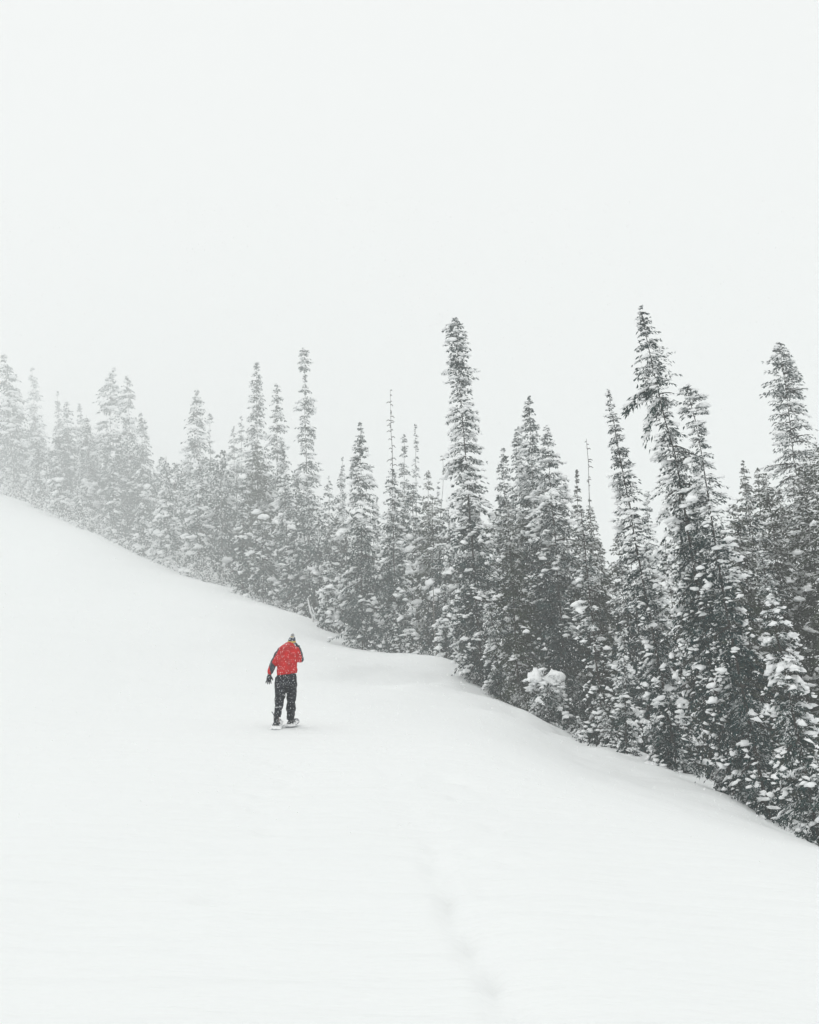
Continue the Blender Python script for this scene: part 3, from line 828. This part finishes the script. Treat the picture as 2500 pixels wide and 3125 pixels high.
# ------------------------------------------------------------------ the hiker
def remesh(name, tubes, voxel, mat, smooth=6, extra=None):
    """Closed tubes with elliptical sections [(x, y, z, rx, ry), ...] fused into one skin."""
    bm = bmesh.new()
    seg = 20
    for rings in tubes:
        P = np.array([r[:3] for r in rings], float)
        tt = np.gradient(P, axis=0); tt /= np.linalg.norm(tt, axis=1, keepdims=True) + 1e-9
        prev = None
        first = None
        for r, t in zip(rings, tt):
            fw = np.array([0, 1.0, 0])
            if abs(t[1]) > .9: fw = np.array([0, 0, 1.0])
            sx = np.cross(fw, t); sx /= np.linalg.norm(sx)
            sy = np.cross(t, sx)
            ring = [bm.verts.new(np.array(r[:3]) + sx * r[3] * math.cos(a) + sy * r[4] * math.sin(a)) for a in np.linspace(0, 2 * math.pi, seg, endpoint=False)]
            if prev:
                for j in range(seg):
                    bm.faces.new((prev[j], prev[(j + 1) % seg], ring[(j + 1) % seg], ring[j]))
            else:
                first = ring
            prev = ring
        bm.faces.new(first[::-1]); bm.faces.new(prev)
    me = bpy.data.meshes.new(name)
    bmesh.ops.recalc_face_normals(bm, faces=bm.faces)
    bm.to_mesh(me); bm.free()
    o = bpy.data.objects.new(name, me); COL.objects.link(o)
    md = o.modifiers.new('r', 'REMESH'); md.mode = 'VOXEL'; md.voxel_size = voxel; md.use_smooth_shade = True
    ms = o.modifiers.new('s', 'SMOOTH'); ms.iterations = smooth; ms.factor = .5
    dg = bpy.context.evaluated_depsgraph_get()
    out = bpy.data.meshes.new_from_object(o.evaluated_get(dg))
    bpy.data.objects.remove(o); bpy.data.meshes.remove(me)
    out.name = name
    out.materials.clear(); out.materials.append(mat)
    out.polygons.foreach_set('use_smooth', np.ones(len(out.polygons), bool))
    return out


def wrinkle(me, amp, fx, fz, seed):
    n = len(me.vertices)
    co = np.zeros(n * 3, np.float32); no = np.zeros(n * 3, np.float32)
    me.vertices.foreach_get('co', co); me.vertices.foreach_get('normal', no)
    co = co.reshape(-1, 3); no = no.reshape(-1, 3)
    w = vnoise(co[:, 0] * fx + co[:, 2] * fz * .35, co[:, 2] * fz + co[:, 1] * fx * .7, seed) + .5 * vnoise(co[:, 0] * fx * 2.3 - co[:, 1] * 5, co[:, 2] * fz * 2.1, seed + 1)
    co = co + no * (amp * w)[:, None]
    me.vertices.foreach_set('co', co.ravel().astype(np.float32))
    me.update()


MM = 1.064e-3


def P(zx, zy, d, rx, ry=None):
    ry = rx if ry is None else ry
    return ((zx - 690) * MM, d, (1868 - zy) * MM, rx * MM, ry * MM)


M_RED = mat_plain('red_shell_fabric', (0.50, 0.005, 0.005), 0.6, 0.25, 9.0, 0.004, 0.15, 44.0)
M_NAVY = mat_plain('dark_grey_panel', (0.030, 0.042, 0.052), 0.65, 0.25, 9.0, 0.004, 0.15, 44.0)
M_TROUSER = mat_plain('black_trouser_fabric', (0.006, 0.009, 0.015), 0.7, 0.3, 9.0, 0.006, 0.14, 44.0)
M_GLOVE = mat_plain('black_glove', (0.016, 0.020, 0.026), 0.6, 0.3, 20.0, 0.003, 0.15, 45.0)
M_BOOT = mat_plain('dark_boot', (0.020, 0.022, 0.026), 0.55, 0.3, 20.0, 0.003, 0.26, 40.0)
M_SKIN = mat_plain('skin', (0.52, 0.33, 0.25), 0.5, 0.08, 12.0)
M_STRAP = mat_plain('pale_strap', (0.55, 0.57, 0.58), 0.6, 0.1, 20.0)
M_FRAME = mat_plain('snowshoe_frame_metal', (0.42, 0.43, 0.45), 0.4, 0.1, 20.0, 0, 0.10, 60.0)
M_DECK = mat_plain('snowshoe_deck', (0.16, 0.17, 0.19), 0.6, 0.2, 20.0, 0, 0.34, 40.0)
M_KNIT_W = mat_plain('knit_white', (0.66, 0.67, 0.68), 0.9, 0.15, 90.0, 0.004)
M_KNIT_Y = mat_plain('knit_yellow', (0.62, 0.47, 0.11), 0.9, 0.15, 90.0, 0.004, 0.06, 90.0)
M_KNIT_N = mat_plain('knit_navy', (0.035, 0.048, 0.07), 0.9, 0.25, 60.0, 0.004, 0.30, 60.0)
M_KNIT_B = mat_plain('knit_grey_blue', (0.25, 0.30, 0.38), 0.9, 0.15, 90.0, 0.004, 0.10, 90.0)

hx, hy, _hz = at(868, 2225, 17.6)
hz = gz(hx, hy)
hiker = link('person', None)
hiker.location = (hx, hy, hz)
hiker.scale = (0.97, 0.97, 0.97)
tag(hiker, 'person in red jacket, dark trousers and knitted hat walking away on snowshoes', 'person')

LSH, LEL, LWR = P(592, 520, .06, 62, 66), P(458, 785, .0, 52, 56), P(404, 925, .05, 38, 42)
RSH, REL, RWR = P(885, 515, .06, 62, 66), P(945, 690, .06, 52, 56), P(878, 530, .34, 38, 42)
LHIP, LKN, LAN = P(622, 1010, .0, 92, 105), P(590, 1330, .10, 62, 70), P(562, 1690, -.02, 45, 52)
RHIP, RKN, RAN = P(785, 1010, .02, 92, 105), P(782, 1330, .20, 62, 70), P(762, 1720, .30, 45, 52)


def sh(p, f):
    return (p[0], p[1], p[2], p[3] * f, p[4] * f)


body = remesh('body', [
    [P(712, 1090, .0, 120, 95), P(712, 950, .0, 140, 100), P(720, 700, .03, 150, 100), P(738, 520, .06, 155, 92), P(752, 450, .10, 80, 70), P(765, 400, .14, 48, 50), P(768, 360, .17, 46, 50)],
    [P(766, 440, .20, 30, 34), P(766, 415, .19, 54, 66), P(767, 375, .18, 63, 82), P(768, 335, .17, 60, 78), P(768, 305, .165, 44, 58), P(768, 290, .16, 22, 28)],
    [(P(768, 362, .16, 1)[0], .17, P(768, 362, 0, 1)[2], .012, .012), (P(768, 368, 0, 1)[0], .295, P(768, 372, 0, 1)[2], .014, .016), (P(768, 368, 0, 1)[0], .30, P(768, 376, 0, 1)[2], .008, .008)],
    [P(690, 362, .17, 10, 16), P(700, 362, .17, 14, 24), P(840, 362, .17, 14, 24), P(846, 362, .17, 10, 16)],
    [sh(LSH, .8), sh(LEL, .72), sh(LWR, .75)], [sh(RSH, .8), sh(REL, .72), sh(RWR, .75)],
    [sh(LHIP, .85), sh(LKN, .75), sh(LAN, .75), P(560, 1760, .02, 35, 60)],
    [sh(RHIP, .85), sh(RKN, .75), sh(RAN, .75), P(762, 1790, .33, 35, 60)]], .013, M_SKIN, 3)
link('body', body, hiker)
for e in (-1, 1):
    V, F = blobs(np.array([[P(768, 0, 0, 1)[0] + e * .031, .262, P(0, 345, 0, 1)[2]]]), np.array([[1.0, 0, 0]]), np.array([.012]), np.array([.012]), np.array([.012]), np.random.default_rng(1), ICO2, .0)
    link('eye', mesh_np('eye', V, F, M_NAVY, True), hiker)

jk = remesh('jacket', [
    [P(714, 962, .0, 178, 128), P(714, 925, .0, 186, 134), P(713, 850, .01, 183, 132), P(714, 760, .02, 178, 132), P(716, 680, .04, 178, 132), P(724, 580, .06, 183, 128),
     P(734, 510, .08, 176, 118), P(744, 462, .10, 142, 104), P(752, 430, .12, 100, 88), P(762, 418, .14, 68, 76), P(765, 402, .15, 60, 68)],
    [P(640, 490, .07, 40, 60), P(592, 520, .06, 64, 70), P(545, 600, .04, 66, 70), P(500, 690, .015, 62, 66), P(458, 785, .0, 58, 62), P(425, 860, .02, 52, 56), P(404, 925, .05, 42, 46)],
    [P(830, 480, .07, 40, 60), P(885, 512, .06, 66, 72), P(922, 590, .05, 64, 68), P(946, 680, .05, 60, 64), P(935, 672, .12, 62, 62), P(910, 610, .24, 54, 54), P(882, 545, .33, 42, 44)],
], .0105, M_RED, 4)
wrinkle(jk, .020, 8, 10, 41)
jk.materials.append(M_NAVY)
# hem rises to the right: shear the lowest band a little
cz = np.zeros(len(jk.vertices) * 3, np.float32); jk.vertices.foreach_get('co', cz); cz = cz.reshape(-1, 3)
hemw = np.clip(1 - (cz[:, 2] - P(0, 965, 0, 1)[2]) / .25, 0, 1) * (np.abs(cz[:, 0]) < .25)
cz[:, 2] += hemw * (cz[:, 0] + .13) * .16
jk.vertices.foreach_set('co', cz.ravel()); jk.update()


def in_poly(x, y, poly):
    c = False
    for (x1, y1), (x2, y2) in zip(poly, poly[1:] + poly[:1]):
        if (y1 > y) != (y2 > y) and x < (x2 - x1) * (y - y1) / (y2 - y1) + x1:
            c = not c
    return c


PAN_L1 = [(600, 440), (565, 440), (360, 780), (440, 760), (468, 690), (548, 530), (585, 485)]
PAN_L2 = [(445, 705), (470, 745), (530, 820), (500, 880), (435, 960), (425, 880), (400, 775)]
PAN_R = [(885, 430), (912, 470), (950, 560), (972, 640), (962, 720), (1060, 760), (1060, 560), (930, 400)]
for pl in jk.polygons:
    c = pl.center
    zx, zy = c.x / MM + 690, 1868 - c.z / MM
    if (zx < 560 and (in_poly(zx, zy, PAN_L1) or in_poly(zx, zy, PAN_L2))) or (zx > 870 and c.y < .16 and in_poly(zx, zy, PAN_R)):
        pl.material_index = 1
link('jacket', jk, hiker)

tr = remesh('trousers', [
    [P(712, 915, .0, 165, 118), P(710, 1000, .0, 180, 128), P(706, 1085, .0, 176, 128), P(706, 1130, .0, 150, 110)],
    [P(625, 1000, .0, 105, 118), P(604, 1120, .03, 96, 106), P(598, 1230, .07, 95, 100), P(590, 1330, .10, 88, 94), P(582, 1420, .06, 82, 88), P(576, 1510, .02, 72, 80)],
    [P(785, 1000, .0, 105, 118), P(788, 1120, .06, 92, 104), P(786, 1230, .14, 91, 100), P(780, 1340, .20, 85, 92), P(773, 1450, .22, 84, 90), P(768, 1575, .25, 77, 83)],
], .011, M_TROUSER, 3)
wrinkle(tr, .032, 8, 12, 55)
link('trousers', tr, hiker)

for nm, pts, st_ in (('l', [P(576, 1490, .02, 66, 74), P(572, 1560, .0, 69, 76), P(570, 1620, -.01, 67, 74), P(563, 1670, -.02, 58, 68)], (576, 1500, .02, 69, 77)),
                     ('r', [P(768, 1560, .25, 70, 76), P(764, 1630, .27, 70, 76), P(756, 1690, .29, 66, 74), P(752, 1725, .30, 62, 72)], (768, 1572, .25, 73, 79))):
    g = remesh('gaiter', [pts], .008, M_TROUSER, 4)
    wrinkle(g, .012, 12, 16, 61)
    go = link('gaiter', g, hiker)
    zx, zy, d, rx, ry = st_
    a = np.linspace(0, 2 * np.pi, 25)
    c0 = P(zx, zy, d, rx, ry)
    ringp = np.stack([c0[0] + c0[3] * np.cos(a), c0[1] + c0[4] * np.sin(a), c0[2] + 0 * a + .006 * np.cos(a)], -1)
    v, f = tube(ringp, np.full(25, .0065), 6)
    link('strap', mesh_np('strap', v, f, M_STRAP, True), go)


def boot(cx, zy, d, yaw, heel_up):
    b = remesh('boot', [
        [(0, -.02, .20, .052, .062), (0, -.012, .13, .050, .066), (0, .0, .06, .048, .075), (0, .01, .02, .046, .08)],
        [(0, -.085, .035, .030, .030), (0, -.05, .045, .046, .046), (0, .04, .045, .047, .048), (0, .12, .036, .050, .038), (0, .18, .028, .040, .028), (0, .20, .024, .02, .018)],
        [(0, -.09, .008, .032, .012), (0, .0, .008, .042, .012), (0, .12, .008, .050, .012), (0, .205, .008, .03, .012)]], .008, M_BOOT, 3)
    o = link('boot', b, hiker)
    p = P(cx, zy, d, 1)
    o.location = p[:3]; o.rotation_euler = (heel_up, 0, yaw)
    return o


def snowshoe(cx, zy, d, yaw, pitch):
    o = link('snowshoe', None, hiker)
    p = P(cx, zy, d, 1)
    o.location = p[:3]; o.rotation_euler = (pitch, 0, yaw)
    a = np.linspace(0, 2 * np.pi, 41)
    fx = .090 * np.sign(np.cos(a)) * np.abs(np.cos(a)) ** .7 * (1 + .08 * np.sin(a))
    fy = .08 + .29 * np.sign(np.sin(a)) * np.abs(np.sin(a)) ** .8
    fz = .012 + .05 * np.clip((fy - .25) / .12, 0, 1.2) ** 2
    ring = np.stack([fx, fy, fz], -1)
    v, f = tube(ring, np.full(41, .011), 8)
    link('frame', mesh_np('frame', v, f, M_FRAME, True), o)
    n = 40
    ce = np.stack([np.zeros(n + 1), fy, fz], -1)
    top = ring * np.array([.93, 1, 1]); top[:, 2] += .004
    bot = top.copy(); bot[:, 2] -= .008
    V = np.concatenate([top, ce + [0, 0, .004], bot, ce - [0, 0, .004]]); m = n + 1
    F = [(i, i + 1, m + i + 1, m + i) for i in range(n)] + [(2 * m + i + 1, 2 * m + i, 3 * m + i, 3 * m + i + 1) for i in range(n)]
    link('deck', mesh_np('deck', V, np.array(F), M_DECK, False), o)
    rng = np.random.default_rng(int(cx))
    k = 64
    cx_, cy_ = rng.uniform(-.072, .072, k), rng.uniform(-.18, .30, k)
    cy_[:22] = rng.uniform(-.19, -.04, 22)
    z = rng.uniform(.012, .03, k)
    sv, sf = blobs(np.stack([cx_, cy_, .018 + 0 * z], -1), rng.normal(0, 1, (k, 3)) * [1, 1, 0], z * 1.6, z * 1.3, z, rng, ICO2, .15)
    link('packed_snow', mesh_np('packed_snow', sv, sf, M_SNOW, True), o)['kind'] = 'stuff'
    for yy in (-.06, .10):
        aa = np.linspace(0, np.pi, 13)
        v, f = tube(np.stack([.060 * np.cos(aa), np.full(13, yy), .02 + .085 * np.sin(aa)], -1), np.full(13, .008), 6)
        link('binding_strap', mesh_np('binding_strap', v, f, M_NAVY, True), o)
    return o


boot(547, 1812, -.02, .03, math.radians(-6)); snowshoe(549, 1842, -.02, .03, math.radians(12))
boot(766, 1802, .33, -.14, math.radians(0)); snowshoe(768, 1828, .33, -.14, math.radians(8))
v, f = tube(np.array([P(466, 1578, -.03, 1)[:3], P(488, 1605, -.03, 1)[:3], P(512, 1650, -.03, 1)[:3]]), np.array([.009, .008, .007]), 7)
link('heel_lever', mesh_np('heel_lever', v, f, M_NAVY, True), hiker)

# hat: rows of knitting in bands, tassel on top
hat_rings = [(404, 62, 74, 'b'), (400, 67, 84, 'b'), (380, 70, 88, 'y'), (352, 69, 88, 'y'), (350, 66, 85, 'n'), (330, 63, 82, 'n'), (305, 56, 72, 'n'), (284, 44, 56, 'w'), (274, 34, 42, 'y'), (266, 20, 26, 'y'), (262, 4, 6, 'y')]
bmh = bmesh.new(); seg = 28; prev = None
idx = {'b': 0, 'y': 1, 'n': 2, 'w': 3}
for k, (zy, rx, ry, cc) in enumerate(hat_rings):
    zy -= 9
    cxh = 764 + (392 - zy) * .10
    ring = []
    for a in np.linspace(0, 2 * math.pi, seg, endpoint=False):
        p = P(cxh, zy, .17, 1)
        ring.append(bmh.verts.new((p[0] + rx * MM * math.cos(a) * (1 + .015 * math.cos(14 * a)), p[1] + ry * MM * math.sin(a), p[2] + .018 * math.sin(a))))
    if prev:
        for j in range(seg):
            fc = bmh.faces.new((prev[j], prev[(j + 1) % seg], ring[(j + 1) % seg], ring[j])); fc.material_index = idx[pc]; fc.smooth = True
    prev, pc = ring, cc
bmh.faces.new(prev)
mh = bpy.data.meshes.new('hat'); bmh.to_mesh(mh); bmh.free()
for m_ in (M_KNIT_B, M_KNIT_Y, M_KNIT_N, M_KNIT_W): mh.materials.append(m_)
hat = link('knitted_hat', mh, hiker)
rng = np.random.default_rng(3)
k = 260
d = rng.normal(0, 1, (k, 3)); d /= np.linalg.norm(d, axis=1, keepdims=True)
c0 = np.array(P(780, 248, .165, 1)[:3])
ln = rng.uniform(.024, .042, k)
sd = np.cross(d, rng.normal(0, 1, (k, 3))); sd /= np.linalg.norm(sd, axis=1, keepdims=True)
V = np.stack([c0 + sd * .004, c0 - sd * .004, c0 + d * ln[:, None] - sd * .005, c0 + d * ln[:, None] + sd * .005], 1).reshape(-1, 3)
link('pom_pom', mesh_np('pom_pom', V, np.arange(k * 4).reshape(-1, 4), M_KNIT_W), hat)


def glove(base, along, across, thick, curl):
    """Palm, four fingers of unequal length with bent knuckles, and a thumb from the side of the palm."""
    B, A, C = Vector(base), Vector(along).normalized(), Vector(across).normalized()
    N = A.cross(C).normalized()
    tubes = []

    def pt(a, c, n, r, r2=None):
        p = B + A * a + C * c + N * n
        return (p.x, p.y, p.z, r, r2 or r)
    tubes.append([pt(-.045, 0, 0, .038, .036), pt(-.01, 0, 0, .036, .032), pt(.02, 0, 0, .044, .026), pt(.06, 0, 0, .047, .024), pt(.085, 0, .002, .042, .02)])
    for c, ln in ((-.034, .062), (-.012, .078), (.011, .074), (.033, .058)):
        b1, b2 = ln * .45, ln * .8
        tubes.append([pt(.07, c * .9, 0, .0115), pt(.085 + b1, c * 1.25, curl * .010, .0112), pt(.085 + b2, c * 1.4, curl * .026, .0105), pt(.085 + ln, c * 1.45, curl * .042, .008)])
    tubes.append([pt(.02, .030, 0, .015), pt(.045, .055, curl * .008, .0135), pt(.068, .068, curl * .018, .012), pt(.082, .072, curl * .026, .009)])
    return link('glove', remesh('glove', tubes, .0042, M_GLOVE, 2), hiker)


w = LWR
glove((w[0] - .006, w[1] + .01, w[2] - .03), (-.14, .10, -.98), (.93, .30, -.12), .02, 1)
w = RWR
glove((w[0] - .01, w[1] - .01, w[2] + .035), (-.25, .05, .95), (-.2, -.95, 0), .02, -1)

# ------------------------------------------------------------------ falling snow
rng = np.random.default_rng(11)
nF = 62000
Yf = 8.0 * (60 / 8.0) ** (rng.random(nF) ** .75)
uf = rng.uniform(-150, 2650, nF); vf = rng.uniform(600, 3100, nF)
xf = (uf - 1250) / FPX * Yf; yc = (1562.5 - vf) / FPX
zf = EYE + Yf * (math.sin(PITCH) + yc * math.cos(PITCH)) / (math.cos(PITCH) - yc * math.sin(PITCH))
ok = zf > ground(xf, Yf) + .05
cf = np.stack([xf, Yf, zf], -1)[ok]
n = len(cf)
oct_v = np.array([[.8, .2, -.5], [.5, -.3, .9], [-.8, .3, .6], [-.5, -.2, -.9]], float)      # flat crystals
oct_f = np.array([[0, 1, 2], [0, 2, 3]])
r = rng.uniform(.003, .0065, n)
q = rng.normal(0, 1, (n, 4)); q /= np.linalg.norm(q, axis=1, keepdims=True)
wv = oct_v[None] * (r[:, None] * rng.uniform(.6, 1.5, (n, 4)))[..., None]
wv = wv * np.array([.8, .8, 1.4])
th = np.radians(rng.normal(25, 18, n))[:, None]
X = wv[..., 0] * np.cos(th) + wv[..., 2] * np.sin(th); Zr = -wv[..., 0] * np.sin(th) + wv[..., 2] * np.cos(th)
wv = np.stack([X, wv[..., 1], Zr], -1) + cf[:, None]
ff = (oct_f[None] + (np.arange(n) * 4)[:, None, None]).reshape(-1, 3)
fl = link('falling_snow', mesh_np('falling_snow', wv.reshape(-1, 3), ff, M_FLAKE, False))
tag(fl, 'fine snowflakes blowing through the air', 'snow', kind='stuff')

# gusts of powder blowing low along the rim
rng = np.random.default_rng(19)
GP, GR = [], []
for uc, vc, su, hv, cnt in ((60, 1525, 70, 60, 1500), (210, 1590, 70, 45, 900), (330, 1650, 60, 40, 700), (500, 1722, 70, 60, 1300), (610, 1770, 50, 50, 900), (680, 1788, 45, 40, 700), (860, 1860, 60, 30, 500),
                            (1330, 2005, 70, 26, 400), (1480, 2085, 50, 22, 300), (1600, 2150, 40, 22, 250), (2180, 2400, 70, 40, 500), (2440, 2530, 60, 50, 700)):
    for _ in range(cnt):
        u = uc + rng.normal(0, su); h = rng.exponential(hv)
        v = vc + (u - uc) * .42 - h + 12
        Y = far_left(u, float(np.interp(u, EDGE[:, 0], EDGE[:, 1]))) * rng.uniform(.86, .985)
        p = at(u, v, Y)
        GP.append(p); GR.append(Y / 955 * rng.uniform(.32, .6))
GP, GR = np.array(GP), np.array(GR)
ok = GP[:, 2] > ground(GP[:, 0], GP[:, 1]) + .03
GP, GR = GP[ok], GR[ok]
n = len(GP)
wv = oct_v[None] * (GR[:, None] * rng.uniform(.6, 1.5, (n, 4)))[..., None] + GP[:, None]
ff = (oct_f[None] + (np.arange(n) * 4)[:, None, None]).reshape(-1, 3)
gb = link('blowing_snow', mesh_np('blowing_snow', wv.reshape(-1, 3), ff, M_FLAKE, False))
tag(gb, 'low gusts of powder snow blowing along the rim of the slope', 'snow', kind='stuff')

# ------------------------------------------------------------------ haze
m_haze = bpy.data.materials.new('haze')
m_haze.use_nodes = True
hn, hl = m_haze.node_tree.nodes, m_haze.node_tree.links
hn.clear()
ho = hn.new('ShaderNodeOutputMaterial')
hv = hn.new('ShaderNodeVolumePrincipled')
hv.inputs['Color'].default_value = (0.955, 0.975, 0.975, 1)
hv.inputs['Density'].default_value = HAZE_DENSITY
hl.new(hv.outputs['Volume'], ho.inputs['Volume'])
top = 0.0
bpy.context.view_layer.update()
for o in sc.objects:
    if o.type == 'MESH':
        top = max(top, max((o.matrix_world @ Vector(c)).z for c in o.bound_box))
x0, x1, y0, y1, z0, z1 = -271, 271, -36, 481, Z_LOW - 1.0, top + 1.0
hvv = np.array([(x, y, z) for x in (x0, x1) for y in (y0, y1) for z in (z0, z1)])
hff = np.array([(0, 1, 3, 2), (4, 6, 7, 5), (0, 4, 5, 1), (2, 3, 7, 6), (0, 2, 6, 4), (1, 5, 7, 3)])
hz_o = link('haze', mesh_np('haze', hvv, hff, m_haze))
tag(hz_o, 'pale even snow haze filling the air', kind='stuff')
